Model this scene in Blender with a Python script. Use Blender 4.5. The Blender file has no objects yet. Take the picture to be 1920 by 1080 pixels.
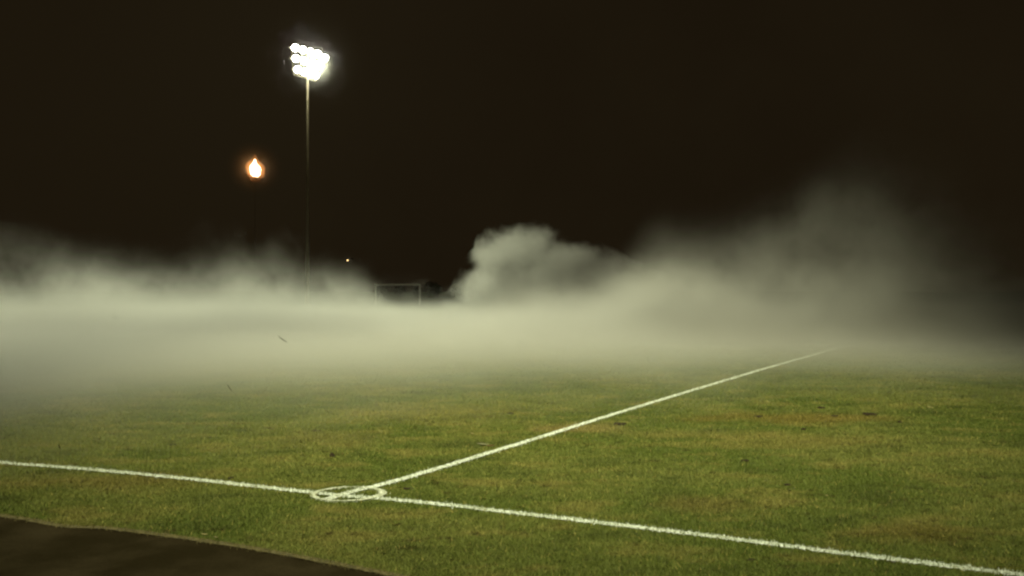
import bpy, bmesh, math, random
import numpy as np
from mathutils import Vector, Matrix, noise as mnoise

random.seed(7)
RNG = np.random.default_rng(11)
S = bpy.context.scene
COL = S.collection
F, HOR, CX, EYE = 1700.0, 545.0, 960.0, 1.70      # survey: focal length (px), horizon row, centre column, eye height


def ground(px, py):
    """A point of the flat pitch measured in the photograph -> metres."""
    y = EYE * F / (py - HOR)
    return Vector(((px - CX) / F * y, y, 0.0))


def space(px, py, y):
    return Vector(((px - CX) / F * y, y, EYE + (HOR - py) / F * y))


# ------------------------------------------------------------------ helpers
def link(name, bm_or_me, mat=None, parent=None, smooth=False):
    if isinstance(bm_or_me, bmesh.types.BMesh):
        me = bpy.data.meshes.new(name)
        bm_or_me.to_mesh(me)
        bm_or_me.free()
    else:
        me = bm_or_me
    if smooth:
        me.polygons.foreach_set('use_smooth', [True] * len(me.polygons))
    o = bpy.data.objects.new(name, me)
    COL.objects.link(o)
    if mat:
        me.materials.append(mat)
    if parent:
        o.parent = parent
    return o


def tag(o, label=None, cat=None, group=None, kind=None):
    if label: o['label'] = label
    if cat: o['category'] = cat
    if group: o['group'] = group
    if kind: o['kind'] = kind
    return o


def thing(name, loc, rz=0, label=None, cat=None, group=None):
    o = bpy.data.objects.new(name, None)
    o.empty_display_size = 0.3
    COL.objects.link(o)
    o.location = loc
    o.rotation_euler = (0, 0, rz)
    return tag(o, label, cat, group)


def copy_tree(o, parent=None):
    c = o.copy()
    COL.objects.link(c)
    c.parent = parent
    for ch in list(o.children):
        copy_tree(ch, c)
    return c


def tube(bm, p0, p1, r0, r1=None, n=10, caps=True):
    r1 = r0 if r1 is None else r1
    p0, p1 = Vector(p0), Vector(p1)
    d = (p1 - p0).normalized()
    a = d.orthogonal().normalized()
    b = d.cross(a)
    v0 = [bm.verts.new(p0 + (a * math.cos(t) + b * math.sin(t)) * r0) for t in (2 * math.pi * i / n for i in range(n))]
    v1 = [bm.verts.new(p1 + (a * math.cos(t) + b * math.sin(t)) * r1) for t in (2 * math.pi * i / n for i in range(n))]
    for i in range(n):
        bm.faces.new((v0[i], v0[(i + 1) % n], v1[(i + 1) % n], v1[i]))
    if caps:
        bm.faces.new(v0[::-1])
        bm.faces.new(v1)


def box(bm, c, s, rot=None):
    m = Matrix.Translation(Vector(c))
    if rot is not None:
        m = m @ rot
    m = m @ Matrix.Diagonal((s[0], s[1], s[2], 1))
    bmesh.ops.create_cube(bm, size=1, matrix=m)


class NT:
    """Small wrapper to write node trees tersely."""
    def __init__(self, mat):
        mat.use_nodes = True
        self.t = mat.node_tree
        self.t.nodes.clear()
        self.out = self.t.nodes.new('ShaderNodeOutputMaterial')

    def n(self, kind, **kw):
        nd = self.t.nodes.new(kind)
        for k, v in kw.items():
            setattr(nd, k, v)
        return nd

    def put(self, sock, v):
        if hasattr(v, 'is_output'):
            self.t.links.new(v, sock)
        elif v is not None:
            sock.default_value = v

    def m(self, op, a, b=None, c=None, clamp=False):
        nd = self.n('ShaderNodeMath', operation=op, use_clamp=clamp)
        for i, v in enumerate((a, b, c)):
            if v is not None:
                self.put(nd.inputs[i], v)
        return nd.outputs[0]

    def ramp(self, v, lo, hi, a=0.0, b=1.0, smooth=True):
        nd = self.n('ShaderNodeMapRange', interpolation_type='SMOOTHSTEP' if smooth else 'LINEAR')
        for i, x in enumerate((v, lo, hi, a, b)):
            self.put(nd.inputs[i], x)
        return nd.outputs[0]

    def noise(self, vec, scale, detail=2.0, rough=0.5, out=0, dist=0.0):
        nd = self.n('ShaderNodeTexNoise')
        if vec is not None:
            self.put(nd.inputs['Vector'], vec)
        nd.inputs['Scale'].default_value = scale
        nd.inputs['Detail'].default_value = detail
        nd.inputs['Roughness'].default_value = rough
        nd.inputs['Distortion'].default_value = dist
        return nd.outputs[out]

    def mix(self, fac, a, b):
        nd = self.n('ShaderNodeMix', data_type='RGBA')
        self.put(nd.inputs[0], fac)
        self.put(nd.inputs[6], a)
        self.put(nd.inputs[7], b)
        return nd.outputs[2]

    def vmul(self, v, s):
        nd = self.n('ShaderNodeVectorMath', operation='MULTIPLY')
        self.put(nd.inputs[0], v)
        self.put(nd.inputs[1], s)
        return nd.outputs[0]

    def bsdf(self, color, rough=0.9, normal=None, spec=0.2, metal=0.0):
        nd = self.n('ShaderNodeBsdfPrincipled')
        self.put(nd.inputs['Base Color'], color)
        self.put(nd.inputs['Roughness'], rough)
        self.put(nd.inputs['Specular IOR Level'], spec)
        self.put(nd.inputs['Metallic'], metal)
        if normal is not None:
            self.put(nd.inputs['Normal'], normal)
        self.t.links.new(nd.outputs[0], self.out.inputs['Surface'])
        return nd


def C(r, g, b):
    return (r, g, b, 1.0)


def plain(name, col, rough=0.7, metal=0.0, scale=6.0, vary=0.35):
    mt = bpy.data.materials.new(name)
    t = NT(mt)
    tc = t.n('ShaderNodeTexCoord').outputs['Object']
    f = t.noise(tc, scale, 4, 0.6)
    dark = tuple(c * (1 - vary) for c in col[:3]) + (1,)
    t.bsdf(t.mix(t.ramp(f, 0.35, 0.65), dark, col), rough, metal=metal)
    return mt


# ------------------------------------------------------------------ turf colour shared by ground and blades
def turf_color(t, pos):
    """patchy mown turf: green, olive, straw, bare brown; all from the world position"""
    big = t.noise(pos, 0.33, 3, 0.55, dist=0.6)
    mid = t.noise(t.vmul(pos, (0.75, 1.3, 1)), 1.5, 4, 0.62)
    fine = t.noise(pos, 9.0, 4, 0.7)
    c = t.mix(t.ramp(big, 0.38, 0.64), C(.068, .092, .018), C(.100, .116, .028))
    c = t.mix(t.m('MULTIPLY', t.ramp(mid, 0.50, 0.66), 0.85), c, C(.135, .130, .036))
    c = t.mix(t.m('MULTIPLY', t.ramp(mid, 0.49, 0.30), 0.8), c, C(.045, .058, .014))
    sep = t.n('ShaderNodeSeparateXYZ')
    t.put(sep.inputs[0], pos)
    X, Y = sep.outputs[0], sep.outputs[1]
    warp = t.m('MULTIPLY', t.m('SUBTRACT', t.noise(pos, 1.1, 3, 0.6), 0.5), 1.6)

    def patch(px, py, rx, ry, col, amt, c):
        g = ground(px, py)
        dx = t.m('DIVIDE', t.m('SUBTRACT', X, g.x), rx)
        dy = t.m('DIVIDE', t.m('SUBTRACT', Y, g.y), ry)
        d = t.m('ADD', t.m('SQRT', t.m('ADD', t.m('MULTIPLY', dx, dx), t.m('MULTIPLY', dy, dy))), warp)
        return t.mix(t.m('MULTIPLY', t.ramp(d, 1.15, 0.1), amt), c, col)
    c = patch(1085, 803, 0.85, 0.55, C(.160, .130, .048), 0.65, c)   # worn strips
    c = patch(1300, 815, 1.5, 0.5, C(.145, .130, .038), 0.45, c)
    c = patch(600, 822, 1.0, 0.8, C(.138, .124, .040), 0.55, c)
    c = patch(820, 775, 1.5, 1.3, C(.145, .130, .036), 0.5, c)
    c = patch(1500, 830, 1.2, 0.6, C(.140, .118, .034), 0.5, c)
    c = patch(200, 905, 1.3, 0.5, C(.115, .088, .026), 0.5, c)
    c = patch(1330, 945, 0.55, 0.35, C(.120, .095, .030), 0.5, c)
    c = patch(1480, 785, 1.8, 0.7, C(.115, .085, .020), 0.65, c)
    c = patch(1700, 1000, 0.7, 0.35, C(.085, .066, .016), 0.6, c)
    c = t.mix(t.m('MULTIPLY', t.ramp(fine, 0.55, 0.80), 0.28), c, C(.16, .145, .045))
    c = t.mix(t.m('MULTIPLY', t.ramp(fine, 0.46, 0.26), 0.5), c, C(.028, .030, .010))
    # small dark scuffs
    sc = t.noise(t.vmul(pos, (1, 1.6, 1)), 5.2, 3, 0.65)
    wide = t.noise(pos, 0.6, 2, 0.5)
    k = t.m('MULTIPLY', t.ramp(sc, 0.555, 0.70), t.ramp(wide, 0.42, 0.58))
    c = t.mix(t.m('MULTIPLY', k, 0.9), c, C(.030, .022, .008))
    return c


def world_pos(t):
    return t.n('ShaderNodeNewGeometry').outputs['Position']


m_turf = bpy.data.materials.new('mown_turf')
t = NT(m_turf)
pos = world_pos(t)
col = turf_color(t, pos)
h = t.m('ADD', t.noise(pos, 60, 3, 0.7), t.m('MULTIPLY', t.noise(pos, 7, 3, 0.6), 1.5))
bp = t.n('ShaderNodeBump')
bp.inputs['Strength'].default_value = 0.7
bp.inputs['Distance'].default_value = 0.02
t.put(bp.inputs['Height'], h)
gr = t.ramp(t.noise(pos, 75, 3, 0.75), 0.36, 0.64, 0.65, 1.25)
hs = t.n('ShaderNodeHueSaturation')
t.put(hs.inputs['Value'], gr)
t.put(hs.inputs['Color'], col)
t.bsdf(hs.outputs[0], 1.0, bp.outputs[0], spec=0.0)

m_blade = bpy.data.materials.new('grass_blades')
t = NT(m_blade)
col = turf_color(t, world_pos(t))
at_ = t.n('ShaderNodeAttribute', attribute_name='tint')
hs = t.n('ShaderNodeHueSaturation')
t.put(hs.inputs['Value'], t.ramp(at_.outputs['Fac'], 0, 1, 0.82, 1.25, smooth=False))
t.put(hs.inputs['Color'], t.mix(t.ramp(at_.outputs['Fac'], 0.93, 0.99, 0.0, 0.5), col, C(.24, .20, .06)))
t.bsdf(hs.outputs[0], 0.75, spec=0.15)

m_paint = bpy.data.materials.new('line_marking_paint')
t = NT(m_paint)
pos = world_pos(t)
f = t.noise(pos, 38, 4, 0.7)
g2 = t.noise(pos, 3.2, 3, 0.6)
col = t.mix(t.ramp(f, 0.40, 0.60), C(.48, .55, .46), C(.76, .84, .80))
col = t.mix(t.m('MULTIPLY', t.ramp(g2, 0.52, 0.70), 0.30), col, C(.30, .31, .13))
t.bsdf(col, 0.9, spec=0.1)

m_worn = bpy.data.materials.new('worn_line_paint')
t = NT(m_worn)
pos = world_pos(t)
f = t.noise(pos, 30, 4, 0.7)
col = t.mix(t.ramp(f, 0.40, 0.62), C(.30, .34, .22), C(.70, .76, .66))
t.bsdf(col, 0.9, spec=0.1)

m_path = bpy.data.materials.new('dirt_path')
t = NT(m_path)
pos = world_pos(t)
a = t.noise(pos, 1.6, 4, 0.6)
b = t.noise(pos, 34, 4, 0.7)
col = t.mix(t.ramp(a, 0.35, 0.7), C(.019, .0155, .0075), C(.038, .031, .017))
col = t.mix(t.m('MULTIPLY', t.ramp(b, 0.55, 0.75), 0.5), col, C(.036, .028, .014))
col = t.mix(t.m('MULTIPLY', t.ramp(b, 0.45, 0.30), 0.6), col, C(.02, .016, .008))
bp = t.n('ShaderNodeBump')
bp.inputs['Strength'].default_value = 0.8
bp.inputs['Distance'].default_value = 0.012
t.put(bp.inputs['Height'], b)
t.bsdf(col, 0.95, bp.outputs[0], spec=0.0)

m_edge = bpy.data.materials.new('straw_verge')
t = NT(m_edge)
pos = world_pos(t)
b = t.noise(pos, 26, 4, 0.7)
col = t.mix(t.ramp(b, 0.38, 0.66), C(.075, .068, .028), C(.150, .130, .056))
t.bsdf(col, 0.95, spec=0.1)

# ------------------------------------------------------------------ ground
bm = bmesh.new()
bmesh.ops.create_grid(bm, x_segments=2, y_segments=2, size=1500)
tag(link('ground', bm, m_turf), 'patchy green and straw coloured mown turf pitch running back into the fog', 'pitch', kind='structure')


def spline(pts, step=0.05):
    """Catmull-Rom through ground points, resampled"""
    P = [pts[0] * 2 - pts[1]] + list(pts) + [pts[-1] * 2 - pts[-2]]
    out = []
    for i in range(1, len(P) - 2):
        n = max(2, int((P[i + 1] - P[i]).length / step))
        for k in range(n):
            s = k / n
            a, b, c, d = P[i - 1], P[i], P[i + 1], P[i + 2]
            out.append(0.5 * ((2 * b) + (c - a) * s + (2 * a - 5 * b + 4 * c - d) * s * s + (3 * b - a - 3 * c + d) * s ** 3))
    out.append(P[-2])
    return out


def ragged_strip(pts, width, z, ragged, name, mat, blades=0, bh=0.022):
    """painted strip with uneven edges, plus painted grass tips standing in it"""
    bm = bmesh.new()
    prev = None
    n = len(pts)
    for i, p in enumerate(pts):
        d = (pts[min(i + 1, n - 1)] - pts[max(i - 1, 0)]).normalized()
        q = Vector((-d.y, d.x, 0))
        s = i * 0.37
        wd = width(i / (n - 1)) if callable(width) else width
        w = wd * (1 + 0.10 * mnoise.noise(Vector((s * 0.3, 1.0, z * 100))))
        w0 = w / 2 + ragged * (mnoise.noise(Vector((s * 2, 5.1, 0))) + random.uniform(-.6, .6))
        w1 = w / 2 + ragged * (mnoise.noise(Vector((s * 2, 9.7, 0))) + random.uniform(-.6, .6))
        a = bm.verts.new((p.x + q.x * w0, p.y + q.y * w0, z))
        b = bm.verts.new((p.x - q.x * w1, p.y - q.y * w1, z))
        if prev:
            bm.faces.new((prev[0], prev[1], b, a))
        prev = (a, b)
        if blades and i + 1 < n:
            L = (pts[i + 1] - p).length
            for _ in range(int(blades * L) + (random.random() < (blades * L) % 1)):
                u = random.gauss(0, 0.34) * wd
                v = random.uniform(0, L)
                bx, by = p.x + q.x * u + d.x * v, p.y + q.y * u + d.y * v
                th = random.uniform(0, math.pi)
                ww = random.uniform(.002, .0042)
                hh = bh * random.uniform(.4, 1.2)
                c, s_ = math.cos(th) * ww, math.sin(th) * ww
                lx, ly = random.gauss(0, .35) * hh, random.gauss(0, .35) * hh
                v0 = bm.verts.new((bx - c, by - s_, 0.001))
                v1 = bm.verts.new((bx + c, by + s_, 0.001))
                v2 = bm.verts.new((bx + lx, by + ly, hh))
                bm.faces.new((v0, v1, v2))
    return link(name, bm, mat)


G = ground
# long line crossing the picture from left to lower right
lineB = spline([G(-420, 833), G(-180, 851), G(0, 868), G(200, 884), G(400, 904), G(600, 926), G(800, 944), G(1000, 967),
                G(1280, 1000), G(1600, 1041), G(1920, 1080), G(2350, 1135)], 0.02)
tag(ragged_strip(lineB, 0.070, 0.006, 0.008, 'boundary_line', m_paint, blades=900), 'long white painted line crossing the turf from the left edge to the lower right corner', 'pitch line', kind='structure')
lineA = spline([G(607, 940), G(655, 925), G(720, 909), G(800, 886), G(1000, 825), G(1140, 781), G(1280, 738), G(1440, 690), G(1545, 660), G(1640, 631), G(1720, 607)], 0.03)
tag(ragged_strip(lineA, 0.083, 0.010, 0.008, 'touchline', m_paint, blades=500), 'white painted line running from the corner circle away into the fog on the right', 'pitch line', kind='structure')

cc = G(653, 928)
ex, ey = 0.275, 0.26
circ = []
for i in range(140):
    a = 2 * math.pi * i / 139
    circ.append(Vector((cc.x + math.cos(a) * ex * (1 + .04 * math.sin(2 * a + 1)), cc.y + math.sin(a) * ey, 0)))
tag(ragged_strip(circ, lambda q: .030 + .034 * max(0, math.cos(2 * math.pi * (q - .97))) ** 1.5 + .014 * max(0, math.cos(2 * math.pi * (q - .53))), 0.014, 0.007, 'corner_circle', m_worn, blades=500, bh=.018), 'thin worn painted ring round the spot where the two white lines cross', 'pitch line', kind='structure')

# path in the near left corner
edge = spline([G(-500, 925), G(-250, 945), G(0, 968), G(120, 988), G(200, 992), G(330, 1008), G(480, 1031), G(620, 1057), G(760, 1085), G(900, 1120), G(1150, 1190), G(1500, 1320)], 0.04)
bm = bmesh.new()
prev = None
for i, p in enumerate(edge):
    j = .010 * mnoise.noise(Vector((i * .21, 3, 0))) + random.uniform(-.004, .004)
    a = bm.verts.new((p.x, p.y + j, .005))
    b = bm.verts.new((p.x - 1.4, p.y - 5.5, .005))
    if prev:
        bm.faces.new((prev[0], prev[1], b, a))
    prev = (a, b)
tag(link('path', bm, m_path), 'dark bare earth path in the near left corner', 'path', kind='structure')
tag(ragged_strip([p + Vector((.0, -.012, 0)) for p in edge], 0.060, 0.012, 0.008, 'path_verge', m_edge, blades=500, bh=.03), 'pale straw rim of grass along the dark path', 'path edge', kind='structure')

# ------------------------------------------------------------------ grass blades (one mass)
edge_x = np.array([p.x for p in edge]); edge_y = np.array([p.y for p in edge])
N = 640000
y = 3.6 * (36.0 / 3.6) ** (RNG.random(N) ** 1.05)
x = (RNG.random(N) * 2 - 1) * (y * 0.60 + 0.8)
o_ = np.argsort(edge_x)
ye = np.interp(x, edge_x[o_], edge_y[o_])
keep = (y > ye - RNG.random(N) ** 3 * .03) & (RNG.random(N) > (y - 20) / 16)
x, y = x[keep], y[keep]
N = len(x)
hgt = (0.010 + 0.016 * RNG.random(N)) * (0.8 + 0.05 * y)
tall = RNG.random(N) < 0.010
hgt[tall] *= 1.7
wid = (0.0016 + 0.0016 * RNG.random(N)) * (1 + y * 0.08)
th = RNG.random(N) * math.pi
lx = RNG.normal(0, .55, N) * hgt
ly = RNG.normal(0, .55, N) * hgt
co = np.empty((N, 3, 3), dtype=np.float32)
co[:, 0] = np.stack([x - np.cos(th) * wid, y - np.sin(th) * wid, np.zeros(N)], 1)
co[:, 1] = np.stack([x + np.cos(th) * wid, y + np.sin(th) * wid, np.zeros(N)], 1)
co[:, 2] = np.stack([x + lx, y + ly, hgt], 1)
me = bpy.data.meshes.new('grass')
me.vertices.add(N * 3)
me.vertices.foreach_set('co', co.ravel())
me.loops.add(N * 3)
me.loops.foreach_set('vertex_index', np.arange(N * 3, dtype=np.int32))
me.polygons.add(N)
me.polygons.foreach_set('loop_start', np.arange(0, N * 3, 3, dtype=np.int32))
me.update(calc_edges=True)
at_ = me.attributes.new('tint', 'FLOAT', 'POINT')
at_.data.foreach_set('value', np.repeat(RNG.random(N), 3).astype(np.float32))
tag(link('grass', me, m_blade), 'short mown grass blades covering the near turf', 'grass', kind='stuff')

# ------------------------------------------------------------------ clods, leaves, straw on the turf
m_clod = plain('mud_clod', C(.022, .016, .008), 0.95, scale=40)
m_leaf = plain('dead_leaf', C(.09, .055, .022), 0.8, scale=30)
m_pale = plain('pale_straw', C(.42, .36, .19), 0.8, scale=30)
m_grey = plain('grey_leaf', C(.16, .165, .10), 0.8, scale=30)


def clod(px, py, w, h, d, label, mat=m_clod, name='mud_clod', cat='clod', lumps=4):
    g = G(px, py)
    h *= 1.5
    bm = bmesh.new()
    for k in range(lumps):
        r = random.uniform(.45, .8)
        cx = random.uniform(-.45, .45) * w if k else 0
        cy = random.uniform(-.4, .4) * d if k else 0
        b2 = bmesh.new()
        bmesh.ops.create_icosphere(b2, subdivisions=3, radius=1)
        sd = random.uniform(0, 50)
        for v in b2.verts:
            q = v.co.normalized()
            f = 1 + .42 * mnoise.noise(q * 1.9 + Vector((sd, 0, 0))) + .22 * mnoise.noise(q * 5 + Vector((0, sd, 0)))
            v.co = Vector((cx + q.x * f * w / 2 * r, cy + q.y * f * d / 2 * r, h * .28 + q.z * f * h / 2 * r))
        tmp = bpy.data.meshes.new('t')
        b2.to_mesh(tmp)
        b2.free()
        bm.from_mesh(tmp)
        bpy.data.meshes.remove(tmp)
    o = link(name, bm, mat)
    o.location = g
    o.rotation_euler = (0, 0, random.uniform(-.3, .3))
    return tag(o, label, cat, 'clods and litter lying on the turf')


def leaf(p, L, W, rot, label, mat, name='dead_leaf', cat='leaf', group='clods and litter lying on the turf', curl=.35):
    bm = bmesh.new()
    n = 9
    rows = []
    for i in range(n):
        s = i / (n - 1)
        w = W * math.sin(math.pi * min(1, .06 + .9 * s)) ** .8 / 2
        z = curl * L * (s - .5) ** 2
        rows.append([bm.verts.new(((s - .5) * L, k * w, z + abs(k) * w * .4)) for k in (-1, 0, 1)])
    for a, b in zip(rows, rows[1:]):
        for k in (0, 1):
            bm.faces.new((a[k], b[k], b[k + 1], a[k + 1]))
    o = link(name, bm, mat, smooth=True)
    o.location = p
    o.rotation_euler = rot
    return tag(o, label, cat, group)


clod(625, 858, .062, .050, .05, 'round dark mud clod standing alone on the turf left of the corner ring', lumps=3)
clod(768, 917, .07, .016, .05, 'small flat dark clod just right of the corner ring', lumps=5)
clod(1165, 797, .12, .030, .10, 'wide dark clod on the worn strip right of the long line into the fog', lumps=6)
clod(957, 776, .07, .022, .06, 'little dark clod left of the long line into the fog', lumps=3)
clod(1632, 779, .12, .040, .09, 'largest dark clod in the far right of the turf', lumps=5)
clod(1686, 793, .07, .028, .06, 'small dark clod right of the largest far right clod', lumps=3)
clod(1542, 766, .09, .028, .07, 'dark clod farthest back on the right half of the turf', lumps=4)
clod(1565, 781, .09, .020, .07, 'flat torn clod left of the largest far right clod', lumps=5)
clod(1422, 782, .10, .022, .07, 'dark flat clod at the left end of the scuffed turf right of the line', lumps=5)
clod(1505, 806, .07, .024, .06, 'small clod below the scuffed turf right of the line', lumps=3)
clod(1395, 865, .06, .018, .05, 'small dark clod in the middle of the right half of the pitch', lumps=4)
clod(1475, 910, .05, .016, .05, 'little clod above the long front line on the right', lumps=4)
clod(1408, 1053, .045, .018, .04, 'clod below the front line near the bottom edge', lumps=4)
clod(434, 897, .05, .014, .04, 'tiny flat clod just above the front line left of the corner ring', lumps=3)
clod(325, 834, .10, .012, .06, 'long thin scrape of earth in the left of the turf', lumps=5)
clod(590, 808, .12, .012, .08, 'low torn strip of earth beside the dry patch', lumps=5)
leaf(G(905, 838) + Vector((0, 0, .022)), .14, .055, (.1, .1, .2), 'grey green curled leaf lying against the long line into the fog', m_grey)
leaf(G(920, 840) + Vector((0, 0, .020)), .10, .040, (.2, -.1, -.4), 'dark brown leaf touching the grey green leaf by the long line', m_leaf)
leaf(G(383, 1007) + Vector((0, 0, .018)), .045, .016, (.1, .2, .3), 'pale leaf scrap on the turf above the path, left of two', m_pale)
leaf(G(404, 1013) + Vector((0, 0, .020)), .035, .018, (.2, .3, 1.1), 'pale leaf scrap on the turf above the path, right of two', m_pale)
leaf(G(1858, 757) + Vector((0, 0, .024)), .09, .030, (.0, .1, .1), 'pale scrap near the right edge of the turf', m_pale)
leaf(G(1744, 767) + Vector((0, 0, .024)), .10, .022, (.1, .1, -.8), 'thin pale straw right of the dark far right clods', m_pale, 'straw', 'straw')
leaf(G(1017, 743) + Vector((0, 0, .024)), .07, .026, (.0, .1, .4), 'pale scrap at the foot of the fog in the middle', m_pale)
leaf(G(885, 816) + Vector((0, 0, .020)), .045, .022, (.1, .2, .2), 'pale scrap left of the grey green leaf by the long line', m_pale)
leaf(G(1550, 934) + Vector((0, 0, .020)), .035, .016, (.1, .1, .7), 'pale scrap above the front line on the right', m_pale)
leaf(G(1805, 1053) + Vector((0, 0, .024)), .06, .006, (.1, .35, 2.3), 'long bent straw standing just above the front line far right', m_pale, 'straw', 'straw')
leaf(G(430, 915) + Vector((0, 0, .020)), .035, .014, (.1, .2, 1.3), 'yellow straw scrap just below the front line on the left', m_pale, 'straw', 'straw')

# leaves blown through the air in front of the fog
fly = 'dark leaves blown through the air'
leaf(space(529, 637, 6.0), .075, .013, (.2, .62, .0), 'dark leaf flying in front of the bright fog, slanting down right', m_clod, 'blown_leaf', 'leaf', fly)
leaf(space(430, 728, 6.5), .062, .009, (.2, .95, .0), 'thin dark leaf flying low over the near edge of the fog', m_clod, 'blown_leaf', 'leaf', fly)
leaf(space(216, 596, 7.0), .045, .009, (.2, .05, .0), 'small level dark leaf flying in front of the fog far left', m_clod, 'blown_leaf', 'leaf', fly)
leaf(space(111, 838, 6.8), .045, .014, (.2, 1.25, .3), 'upright dark leaf flying above the turf far left', m_clod, 'blown_leaf', 'leaf', fly)

# ------------------------------------------------------------------ goal
m_goal = plain('goal_white_metal', C(.75, .77, .66), 0.5, vary=.1)
m_net = plain('goal_net_cord', C(.45, .47, .38), 0.9, vary=.1)
gl, gr_ = space(704, 536, 117.2), space(787, 534, 113.2)
base = Vector(((gl.x + gr_.x) / 2, (gl.y + gr_.y) / 2, 0))
dirx = Vector((gr_.x - gl.x, gr_.y - gl.y, 0))
W2 = 7.32 / 2
dirx.normalize()
rz = math.atan2(dirx.y, dirx.x)
goal = thing('football_goal', base, rz, 'white framed football goal half sunk in the fog', 'goal')
for s in (-1, 1):
    bm = bmesh.new()
    tube(bm, (s * W2, 0, 0), (s * W2, 0, 2.44), .10, n=12)
    link('post', bm, m_goal, goal)
bm = bmesh.new()
tube(bm, (-W2 - .07, 0, 2.44), (W2 + .07, 0, 2.44), .115, n=12)
link('crossbar', bm, m_goal, goal)
bm = bmesh.new()
for i in range(37):                                    # slack net hanging close behind the frame
    xx = -W2 + 7.32 * i / 36
    tube(bm, (xx, .04, 2.40), (xx, .30, 1.3), .008, n=3)
    tube(bm, (xx, .30, 1.3), (xx, .55, .02), .008, n=3)
for j in range(13):
    q = j / 12
    tube(bm, (-W2, .04 + .5 * q, 2.40 - 2.36 * q), (W2, .04 + .5 * q, 2.40 - 2.36 * q), .008, n=3)
link('net', bm, m_net, goal)

# ------------------------------------------------------------------ floodlight mast
MD = 100.0
sc = F / MD                                  # pixels per metre there
mb = space(576.5, 600, MD)
mast = thing('floodlight_mast', (mb.x, MD, 0), 0, 'tall slim steel mast with three rows of glaring white floodlights', 'floodlight')
m_steel = plain('galvanised_steel', C(.88, .82, .60), 0.6, .2, vary=.2)
m_head = plain('lamp_housing', C(.25, .25, .20), 0.5, .3, vary=.1)
m_lamp = bpy.data.materials.new('lit_floodlight_glass')
t = NT(m_lamp)
em = t.n('ShaderNodeEmission')
em.inputs['Color'].default_value = C(1, .97, .86)
em.inputs['Strength'].default_value = 26
t.t.links.new(em.outputs[0], t.out.inputs['Surface'])
m_lamp.cycles.emission_sampling = 'NONE'
top_z = EYE + (HOR - 146) / sc
bm = bmesh.new()
tube(bm, (0, 0, 0), (0, 0, top_z + 3.2), .18, .11, n=14)
link('pole', bm, m_steel, mast, smooth=True)
bm = bmesh.new()
tube(bm, (0, 0, 0), (0, 0, .06), .45, n=16)
for k in range(6):
    a = k * math.pi / 3
    tube(bm, (.38 * math.cos(a), .38 * math.sin(a), .05), (.38 * math.cos(a), .38 * math.sin(a), .16), .03, n=6)
link('base_flange', bm, m_steel, mast)

TH = math.radians(50)
ux = Vector((math.cos(TH), math.sin(TH), 0))           # the cross arms run right and away
fw = Vector((math.sin(TH), -math.cos(TH), 0)) * -1     # lamps face the other way than the arms' back
fw = Vector((-math.sin(TH), math.cos(TH), 0)) * -1     # towards the camera side
def head_pt(px, py):
    """point of the lamp frame plane (through the pole, containing ux and up) seen at px,py"""
    dx, dzs = (px - CX) / F, (HOR - py) / F
    # camera ray: (dx*s, s, EYE+dzs*s); plane: (x-mb.x)*fw.x+(y-MD)*fw.y=0
    s = (mb.x * fw.x + MD * fw.y) / (dx * fw.x + fw.y)
    return Vector((dx * s - mb.x, s - MD, EYE + dzs * s))


def zp(zx, zy):                                        # from the enlarged view back to photo pixels
    return 520 + zx / 9.815, 60 + zy / 9.818


rows = [[(330, 292), (468, 330), (608, 366), (748, 404), (874, 476)],
        [(342, 486), (490, 530), (640, 578), (778, 622)],
        [(372, 692), (500, 738), (618, 780), (706, 796)]]
aim = (Vector((-6, 30, 0)) - Vector((mb.x, MD, top_z))).normalized()
for r_i, row in enumerate(rows):
    pts = [head_pt(*zp(*q)) for q in row]
    bm = bmesh.new()
    a, b = pts[0] - ux * .5, pts[-1] + ux * .4
    tube(bm, a - fw * .35 - Vector((0, 0, .0)), b - fw * .35, .09, n=6)
    link('cross_arm', bm, m_steel, mast)
    for q in pts:
        hd = None
        face = aim.lerp(Vector((0, -1, -.15)), .45).normalized()
        fr = face.to_track_quat('Z', 'Y').to_matrix().to_4x4()
        bm = bmesh.new()
        tube(bm, (0, 0, -.38), (0, 0, -.02), .17, .37, n=18)
        tube(bm, (0, 0, -.50), (0, 0, -.38), .12, .17, n=12)
        hd = link('lamp', bm, m_head, mast)
        hd.matrix_local = Matrix.Translation(q) @ fr
        bm = bmesh.new()
        bmesh.ops.create_uvsphere(bm, u_segments=20, v_segments=8, radius=.38, matrix=Matrix.Diagonal((1, 1, .35, 1)))
        link('lamp_glass', bm, m_lamp, hd, smooth=True)
bm = bmesh.new()
A, B = head_pt(*zp(950, 480)), head_pt(*zp(700, 905))
tube(bm, A, B, .05, n=6)
D_, E_ = head_pt(*zp(300, 780)), head_pt(*zp(262, 330))
tube(bm, D_, E_, .05, n=6)
tube(bm, D_, B, .07, n=6)
for k in (.3, .6):
    p_, q_ = D_.lerp(B, k), E_.lerp(A, k)
    tube(bm, p_ - fw * .2, q_ - fw * .2, .05, n=6)
link('lamp_frame', bm, m_steel, mast)

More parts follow.
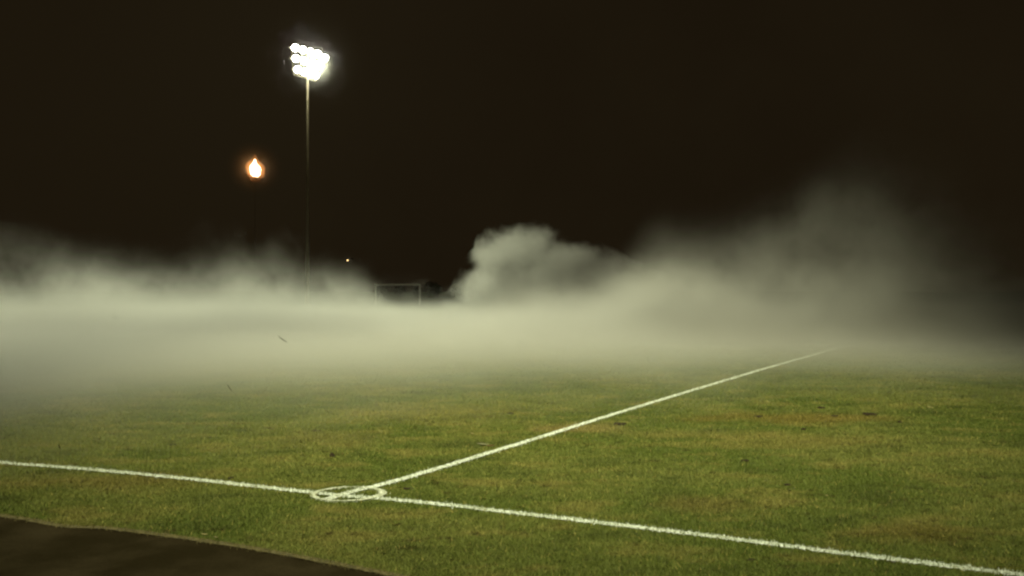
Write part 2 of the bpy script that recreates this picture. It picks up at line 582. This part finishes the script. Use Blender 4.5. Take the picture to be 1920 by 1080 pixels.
# ------------------------------------------------------------------ flare with a flame, far left
FD = 150.0
fp = space(478, 334, FD)
flare = thing('gas_flare', (fp.x, FD, 0), 0, 'bright orange flame burning high in the dark sky left of the mast', 'flame')
m_dark = plain('sooty_steel', C(.010, .008, .005), 0.9)
m_basket = plain('burner_steel', C(.16, .09, .05), 0.7)
bm = bmesh.new()
tube(bm, (0, 0, 0), (0, 0, fp.z - .4), .022, .018, n=10)
link('stack', bm, m_dark, flare)
bm = bmesh.new()
for k in range(10):
    a = k * math.pi / 5
    tube(bm, (.75 * math.cos(a), .75 * math.sin(a), fp.z - .45), (1.15 * math.cos(a), 1.15 * math.sin(a), fp.z + .35), .05, n=5)
for (r, z) in ((.75, -.45), (.95, -.05), (1.15, .35)):
    for k in range(20):
        a, b = k * math.pi / 10, (k + 1) * math.pi / 10
        tube(bm, (r * math.cos(a), r * math.sin(a), fp.z + z), (r * math.cos(b), r * math.sin(b), fp.z + z), .05, n=5)
for k in range(5):
    a = k * math.pi / 5
    tube(bm, (-.75 * math.cos(a), -.75 * math.sin(a), fp.z - .45), (.75 * math.cos(a), .75 * math.sin(a), fp.z - .45), .05, n=5)
link('burner_basket', bm, m_basket, flare)


def flame_mesh(scale_r, scale_z, z0):
    prof = [(0, .55), (.10, .92), (.25, 1.05), (.42, 1.08), (.55, .95), (.65, .72), (.74, .45), (.84, .27), (.93, .17), (1.0, .02)]
    bm = bmesh.new()
    rings = []
    for s, r in prof:
        z = s * 3.4 * scale_z + z0
        ox = .0 + .10 * s
        if s > .6: ox += -.10
        ring = []
        for k in range(24):
            a = 2 * math.pi * k / 24
            rr = r * scale_r * (1 + .10 * math.sin(3 * a + 5 * s) + .05 * math.sin(5 * a - 9 * s))
            tilt = -.14 * math.cos(a) * rr * (1 - s)
            ring.append(bm.verts.new((ox + rr * math.cos(a), rr * math.sin(a), z + tilt)))
        rings.append(ring)
    for a, b in zip(rings, rings[1:]):
        for k in range(24):
            bm.faces.new((a[k], a[(k + 1) % 24], b[(k + 1) % 24], b[k]))
    bm.faces.new(rings[0][::-1])
    bm.faces.new(rings[-1])
    return bm


def emis(name, col, strength):
    mt = bpy.data.materials.new(name)
    t = NT(mt)
    e = t.n('ShaderNodeEmission')
    e.inputs['Color'].default_value = col
    e.inputs['Strength'].default_value = strength
    t.t.links.new(e.outputs[0], t.out.inputs['Surface'])
    mt.cycles.emission_sampling = 'NONE'
    return mt


m_flame = emis('flame_core', C(1, .82, .50), 6)
fl = link('flame', flame_mesh(.78, .84, fp.z + .30), m_flame, flare, smooth=True)
m_fire = bpy.data.materials.new('flame_outer')
t = NT(m_fire)
e = t.n('ShaderNodeEmission')
e.inputs['Color'].default_value = C(1, .36, .09)
e.inputs['Strength'].default_value = .34
t.t.links.new(e.outputs[0], t.out.inputs['Volume'])
link('flame_fringe', flame_mesh(1.45, 1.16, fp.z + .05), m_fire, fl, smooth=True)

# ------------------------------------------------------------------ far street lamp
sp = space(652, 488, 210)
lampp = thing('street_lamp', (sp.x, 210, 0), 0, 'tiny warm street lamp far away between the mast and the goal', 'street lamp')
bm = bmesh.new()
tube(bm, (0, 0, 0), (0, 0, sp.z + .25), .045, .03, n=8)
tube(bm, (0, 0, sp.z + .25), (.9, 0, sp.z + .35), .03, n=6)
link('pole', bm, m_dark, lampp)
bm = bmesh.new()
tube(bm, (.7, 0, sp.z + .33), (1.4, 0, sp.z + .30), .16, .12, n=10)
hd = link('lamp_head', bm, m_dark, lampp)
bm = bmesh.new()
bmesh.ops.create_uvsphere(bm, u_segments=14, v_segments=8, radius=.16, matrix=Matrix.Translation((0, -.1, sp.z)) @ Matrix.Diagonal((1, 1, .8, 1)))
link('bulb', bm, emis('warm_bulb', C(1, .66, .28), 5), hd, smooth=True)

# ------------------------------------------------------------------ dark far wood
m_wood = plain('night_foliage', C(.12, .10, .05), 1.0, scale=.4, vary=.2)
bm = bmesh.new()
for i in range(16):
    X = -34 + i * 1.9 + random.uniform(-1.4, 1.4)
    Y = 225 + random.uniform(-8, 14)
    H = random.uniform(2.0, 3.3) * (1 + .25 * math.sin(i * .31))
    tube(bm, (X, Y, 0), (X, Y, H * .6), .25, .1, n=5)
    for k in range(130):
        a, ph = random.uniform(0, 2 * math.pi), random.uniform(-.9, 1)
        rr = H * .34 * random.uniform(.4, 1.05) * math.sqrt(max(.05, 1 - ph * ph * .7))
        c = Vector((X + rr * math.cos(a), Y + rr * math.sin(a) * .7, H * .62 + ph * H * .38))
        sz = random.uniform(.25, .7)
        v = [bm.verts.new(c + Vector((random.uniform(-1, 1), random.uniform(-1, 1), random.uniform(-1, 1))) * sz) for _ in range(3)]
        bm.faces.new(v)
tag(link('wood', bm, m_wood), 'black far-off wood behind the goal and the fog', 'trees', kind='stuff')

# ------------------------------------------------------------------ fog
def fog_hull(name, xs, y0, y1, tops, label, mat, seed=0, zb=0.02):
    """closed lumpy hull following the outline of the bank: xs (m) with a top height each"""
    bm = bmesh.new()
    n = 60
    sec = 14
    rings = []
    for i in range(n + 1):
        x = xs[0] + (xs[-1] - xs[0]) * i / n
        top = np.interp(x, xs, tops)
        endf = min(1, 4 * i / n + .15, 4 * (1 - i / n) + .15)
        ring = []
        ya = np.interp(x, xs, y0) if hasattr(y0, '__len__') else y0
        yb = np.interp(x, xs, y1) if hasattr(y1, '__len__') else y1
        for k in range(sec + 1):
            a = math.pi * k / sec
            yy = (ya + yb) / 2 - math.cos(a) * (yb - ya) / 2
            zz = zb + (top - zb) * math.sin(a) ** .35 * (1 + .05 * mnoise.noise(Vector((x * .5 + seed, yy * .3, a))))
            ring.append(bm.verts.new((x, yy, zz)))
        rings.append(ring)
    for a, b in zip(rings, rings[1:]):
        for k in range(sec):
            bm.faces.new((a[k], b[k], b[k + 1], a[k + 1]))
        bm.faces.new((a[sec], b[sec], b[0], a[0]))
    bm.faces.new(rings[0])
    bm.faces.new(rings[-1][::-1])
    bmesh.ops.recalc_face_normals(bm, faces=bm.faces)
    return tag(link(name, bm, mat, smooth=True), label, 'fog', kind='stuff')


FOGC = C(.97, .98, .93)


def fog_mat(name, density_fn, aniso=.25, color=FOGC, step=1.0, sampling='DISTANCE'):
    mt = bpy.data.materials.new(name)
    mt.cycles.volume_step_rate = step
    mt.cycles.volume_sampling = sampling
    t = NT(mt)
    vs = t.n('ShaderNodeVolumePrincipled')
    vs.inputs['Color'].default_value = color
    vs.inputs['Anisotropy'].default_value = aniso
    d = density_fn(t)
    t.put(vs.inputs['Density'], d)
    t.t.links.new(vs.outputs[0], t.out.inputs['Volume'])
    return mt


def curve(t, v, lo, hi, pts):
    """height profile as a Float Curve: v in metres lo..hi -> value"""
    u = t.ramp(v, lo, hi, 0, 1, smooth=False)
    nd = t.n('ShaderNodeFloatCurve')
    vmax = max(p[1] for p in pts)
    c = nd.mapping.curves[0]
    P = [((p[0] - lo) / (hi - lo), p[1] / vmax) for p in pts]
    c.points[0].location = P[0]
    c.points[1].location = P[-1]
    for p in P[1:-1]:
        c.points.new(*p)
    nd.mapping.update()
    t.put(nd.inputs['Value'], u)
    return t.m('MULTIPLY', nd.outputs[0], vmax)


def xyz(t):
    p = world_pos(t)
    return p


def sep(t, v):
    s = t.n('ShaderNodeSeparateXYZ')
    t.put(s.inputs[0], v)
    return s.outputs[0], s.outputs[1], s.outputs[2]


def warped(t, pos, scale, amt, detail=2, rough=.55):
    n = t.noise(pos, scale, detail, rough, out=1)
    s = t.n('ShaderNodeVectorMath', operation='SUBTRACT')
    t.put(s.inputs[0], n)
    s.inputs[1].default_value = (.5, .5, .5)
    a = t.n('ShaderNodeVectorMath', operation='MULTIPLY_ADD')
    t.put(a.inputs[0], s.outputs[0])
    a.inputs[1].default_value = amt
    t.put(a.inputs[2], pos)
    return a.outputs[0]


# low sheet of fog lying on the turf
def layer_density(t):
    pos = world_pos(t)
    X, Y, Z = sep(t, pos)
    n1 = t.m('SUBTRACT', t.noise(t.vmul(pos, (1, .7, 1)), .26, 2, .55), .5)
    front = t.m('ADD', t.m('MINIMUM', t.m('MULTIPLY', X, .62), t.m('MULTIPLY', X, .30)), 13.2)                  # near edge, slanting away to the right
    dist = t.m('SUBTRACT', Y, t.m('ADD', front, t.m('MULTIPLY', n1, 9.0)))
    a = t.ramp(dist, -3.5, 12.0)
    top = t.ramp(dist, -3, 12, .8, 1.3)
    top = t.m('ADD', top, t.m('MULTIPLY', n1, 1.3))
    far = t.ramp(t.m('ADD', Y, t.m('MULTIPLY', n1, 40.0)), 84, 36)
    v = t.m('POWER', t.m('SUBTRACT', 1.0, t.m('DIVIDE', Z, top), clamp=True), 3.2)
    base = t.m('MULTIPLY', t.m('MULTIPLY', t.m('MULTIPLY', a, v), far), .46)
    n2 = t.noise(t.vmul(pos, (1, .6, 1.4)), .34, 2, .6)
    vt = t.m('ADD', 1.5, t.m('MULTIPLY', t.m('SUBTRACT', n2, .5), 5.0))
    veil = t.m('MULTIPLY', t.ramp(t.m('SUBTRACT', vt, Z), 0, 1.6), t.m('MULTIPLY', t.ramp(dist, 4, 22), far))
    return t.m('ADD', base, t.m('MULTIPLY', veil, .032))


m_layer = fog_mat('ground_fog', layer_density, .2, step=.16)
xs = [-62, -40, -20, -8, 0, 8, 20, 40, 62]
fog_hull('ground_fog', xs, [7, 7, 6.5, 6.8, 8.5, 10, 12, 13, 15], [90] * 9, [2.9] * 9,
         'flat sheet of pale fog lying on the turf below eye level', m_layer, zb=.03)


def bank_density(prof, lo, hi, yc, yh, warp_a, warp_b, soft, dens, contrast, body=0.5):
    def f(t):
        pos = world_pos(t)
        p = warped(t, pos, .17, tuple(k * 1.7 for k in warp_a), 3, .62)
        X, Y, Z = sep(t, p)
        top = curve(t, X, lo, hi, prof)
        up = t.m('SUBTRACT', top, Z)
        v = t.m('ADD', t.ramp(up, 0.0, soft), t.m('MULTIPLY', t.ramp(Z, 3.2, 0.2), body))
        v = t.m('MULTIPLY', v, t.ramp(up, 0.0, soft * .5))
        dd = t.m('ABSOLUTE', t.m('DIVIDE', t.m('SUBTRACT', Y, yc), yh))
        w = t.ramp(dd, 1.0, .45)
        nz = t.noise(p, .36, 3, .62)
        c = t.ramp(nz, contrast[0], contrast[1], contrast[2], 1.0)
        c = t.m('MAXIMUM', c, t.m('MULTIPLY', t.ramp(Z, 2.4, 0.3), min(.8, body * .35)))
        return t.m('MULTIPLY', t.m('MULTIPLY', v, w), t.m('MULTIPLY', c, dens))
    return f


def prof_at(y, pts):
    """outline measured in the photograph -> (x, height) at distance y"""
    return [((px - CX) / F * y, max(.2, EYE + (HOR - py) / F * y)) for px, py in pts]


# left bank, thin and torn
LB = [(-500, 430), (-200, 390), (0, 385), (100, 395), (200, 415), (300, 445), (390, 420), (450, 435), (490, 390), (530, 425), (600, 438), (680, 470), (730, 512), (775, 550), (900, 600)]
yl = 38.0
pl = prof_at(yl, LB)
m_left = fog_mat('left_fog_bank', bank_density(pl, pl[0][0], pl[-1][0], yl, 9, (2.2, 2.2, 1.2), (.9, .9, .7), 4.6, .080, (.43, .62, .02), 2.2), .25, step=.32)
fog_hull('fog_bank', [p[0] for p in pl], yl - 10, yl + 10, [p[1] * 1.08 + .9 for p in pl], 'torn thin fog bank rising in front of the mast foot on the left', m_left, 3)

# sharp puff right of the goal
PB = [(800, 600), (850, 575), (868, 520), (895, 500), (895, 455), (930, 425), (985, 418), (1030, 438), (1075, 470), (1130, 495), (1180, 520), (1260, 545), (1330, 600)]
yp = 50.0
pp = prof_at(yp, PB)
LOBES = [(978, 468, 72, 44, 0), (928, 482, 40, 34, 1), (1042, 500, 74, 40, 1), (905, 548, 56, 44, -2), (950, 520, 60, 40, 0), (1010, 535, 70, 40, 0), (965, 560, 110, 44, -2), (1110, 512, 96, 40, 0), (1070, 488, 60, 30, 0),
         (1040, 590, 190, 66, -1), (1180, 560, 120, 50, 2), (1250, 590, 130, 60, 0), (880, 590, 60, 30, -2)]


def puff_density(t):
    pos = world_pos(t)
    p = warped(t, pos, .40, (2.0, 2.4, 1.7), 3, .66)
    best = None
    for px, py, rx, ry, dy in LOBES:
        y = yp + dy
        c = space(px, py, y)
        a = t.n('ShaderNodeVectorMath', operation='SUBTRACT')
        t.put(a.inputs[0], p)
        a.inputs[1].default_value = c
        b = t.n('ShaderNodeVectorMath', operation='MULTIPLY')
        t.put(b.inputs[0], a.outputs[0])
        b.inputs[1].default_value = (F / y / rx, .42, F / y / ry)
        L = t.n('ShaderNodeVectorMath', operation='LENGTH')
        t.put(L.inputs[0], b.outputs[0])
        d = L.outputs['Value']
        if best is None:
            best = d
        else:
            nd = t.n('ShaderNodeMath', operation='SMOOTH_MIN')
            t.put(nd.inputs[0], best)
            t.put(nd.inputs[1], d)
            nd.inputs[2].default_value = .3
            best = nd.outputs[0]
    e = t.m('ADD', best, t.m('MULTIPLY', t.m('SUBTRACT', t.noise(p, .85, 4, .68), .5), 1.5))
    X, Y, Z = sep(t, pos)
    return t.m('MULTIPLY', t.ramp(e, 1.20, .30), .46)


m_puff = fog_mat('fog_puff', puff_density, .25, step=.22)
fog_hull('fog_puff', [p[0] for p in pp], yp - 8, yp + 8, [p[1] * 1.08 + .9 for p in pp], 'dense curling puff of fog standing out right of the goal', m_puff, 5)

# right hand drifting bank, faint above
RB = [(830, 590), (900, 545), (980, 520), (1060, 500), (1130, 470), (1180, 420), (1240, 365), (1330, 375), (1430, 310), (1520, 250), (1580, 260), (1660, 325), (1760, 390), (1850, 465), (1940, 545), (2150, 600)]
yr = 33.0
pr = prof_at(yr, RB)
m_right = fog_mat('right_fog_bank', bank_density(pr, pr[0][0], pr[-1][0], yr, 9, (1.6, 1.6, 1.2), (.8, .8, .7), 6.0, .17, (.39, .60, .08), 1.8), .25, step=.32)
fog_hull('fog_bank', [p[0] for p in pr], yr - 10, yr + 10, [p[1] * 1.08 + .9 for p in pr], 'faint brown fog bank climbing highest on the right and fading into the dark', m_right, 9)


# added balls of scattering mist, standing in for the halo round lamp head and flame
def glow(name, c, r, dens, label, colr=FOGC, aniso=.3, power=2.0):
    def f(t):
        tc = t.n('ShaderNodeTexCoord').outputs['Object']
        L = t.n('ShaderNodeVectorMath', operation='LENGTH')
        t.put(L.inputs[0], tc)
        k = t.m('SUBTRACT', 1.0, t.m('DIVIDE', L.outputs['Value'], r), clamp=True)
        return t.m('MULTIPLY', t.m('POWER', k, power), dens)
    bm = bmesh.new()
    bmesh.ops.create_icosphere(bm, subdivisions=4, radius=r)
    o = link(name, bm, fog_mat(name, f, aniso, colr, .5, 'EQUIANGULAR'), smooth=True)
    o.location = c
    return tag(o, label, 'halo', kind='stuff')


hc = Vector((mb.x, MD, 0)) + head_pt(580, 116)
glow('lamp_halo', hc, 7.5, .026, 'ball of thin mist added as the glare halo round the floodlights')
fc = Vector((fp.x, FD, fp.z + 1.6))
glow('flame_halo', fc, 5.2, .05, 'ball of thin haze added as the orange halo round the flame', C(1, .9, .8))

# ------------------------------------------------------------------ lights
def look(o, target):
    d = Vector(target) - o.location
    o.rotation_euler = d.to_track_quat('-Z', 'Y').to_euler()


def lamp(name, kind, loc, energy, color, size=.5, target=None, angle=None, blend=.5):
    l = bpy.data.lights.new(name, kind)
    l.energy = energy
    l.color = color
    if kind in ('SPOT', 'POINT'):
        l.shadow_soft_size = size
    if kind == 'SPOT':
        l.spot_size = math.radians(angle)
        l.spot_blend = blend
    o = bpy.data.objects.new(name, l)
    COL.objects.link(o)
    o.location = loc
    if target is not None:
        look(o, target)
    return o


LC = (.97, 1.0, .68)
hp = hc + fw * 1.5
lamp('floodlight_beam', 'SPOT', hp, 195000, LC, 1.2, (-13.5, 42, 1), 43, 1.0)
lamp('floodlight_spill', 'POINT', hp, 400, (1, .93, .62), .6)
# second mast of the same pitch, behind the camera
lamp('rear_floodlight_beam', 'SPOT', (-5, -24, 24), 220000, (1.0, .94, .60), 1.5, (1.5, 19.5, 0), 28, 1.0)
lamp('side_fog_fill', 'SPOT', (-34, -28, 26), 82000, (1.0, .92, .68), 1.5, (-8, 50, 4), 34, 1.0)  # added unseen fill light for the fog, no mast stands there
lamp('flame_light', 'POINT', fc - Vector((0, 2.0, 0)), 900, (1, .45, .12), .5)

# ------------------------------------------------------------------ night sky
w = bpy.data.worlds.new('World')
S.world = w
w.use_nodes = True
nt = w.node_tree
bg = nt.nodes['Background']
class WNT(NT):
    def __init__(self, tree):
        self.t = tree


wt = WNT(nt)
dr = wt.n('ShaderNodeTexCoord').outputs['Generated']
dn = wt.n('ShaderNodeVectorMath', operation='DOT_PRODUCT')
wt.put(dn.inputs[0], dr)
dn.inputs[1].default_value = Vector((hc.x, hc.y, hc.z)).normalized()
glow_f = wt.m('POWER', wt.m('MAXIMUM', dn.outputs['Value'], 0.0), 60.0)
haze_n = wt.noise(dr, 3.0, 4, .6)
c0 = wt.mix(wt.ramp(haze_n, .35, .65), C(.0104, .0069, .0031), C(.0116, .0079, .0035))
c1 = wt.mix(wt.m('MULTIPLY', glow_f, .25), c0, C(.0200, .0150, .0070))
wt.put(bg.inputs['Color'], c1)
bg.inputs['Strength'].default_value = 1.0

# ------------------------------------------------------------------ camera + render settings
cam = bpy.data.cameras.new('camera')
co_ = bpy.data.objects.new('camera', cam)
COL.objects.link(co_)
S.camera = co_
co_.location = (0, 0, EYE)
co_.rotation_euler = (math.radians(90), 0, 0)
cam.sensor_width = 36
cam.lens = 36 * F / 1920
cam.shift_y = (HOR - 540) / 1920
cam.clip_start = .05
cam.clip_end = 5000
S.view_settings.view_transform = 'Standard'
S.view_settings.look = 'None'
S.view_settings.exposure = 0
S.render.resolution_x, S.render.resolution_y = 1920, 1080
S.render.engine = 'CYCLES'
cy = S.cycles
cy.volume_bounces = 1
cy.max_bounces = 4
cy.diffuse_bounces = 1
cy.volume_step_rate = 1.0
cy.volume_max_steps = 512
cy.use_denoising = True
cy.adaptive_threshold = 0.04
cy.sample_clamp_indirect = 1.5
cy.pixel_filter_type = 'BLACKMAN_HARRIS'
cy.filter_width = 2.4
print('STEP', cy.volume_step_rate, 'DENOISE', cy.use_denoising)
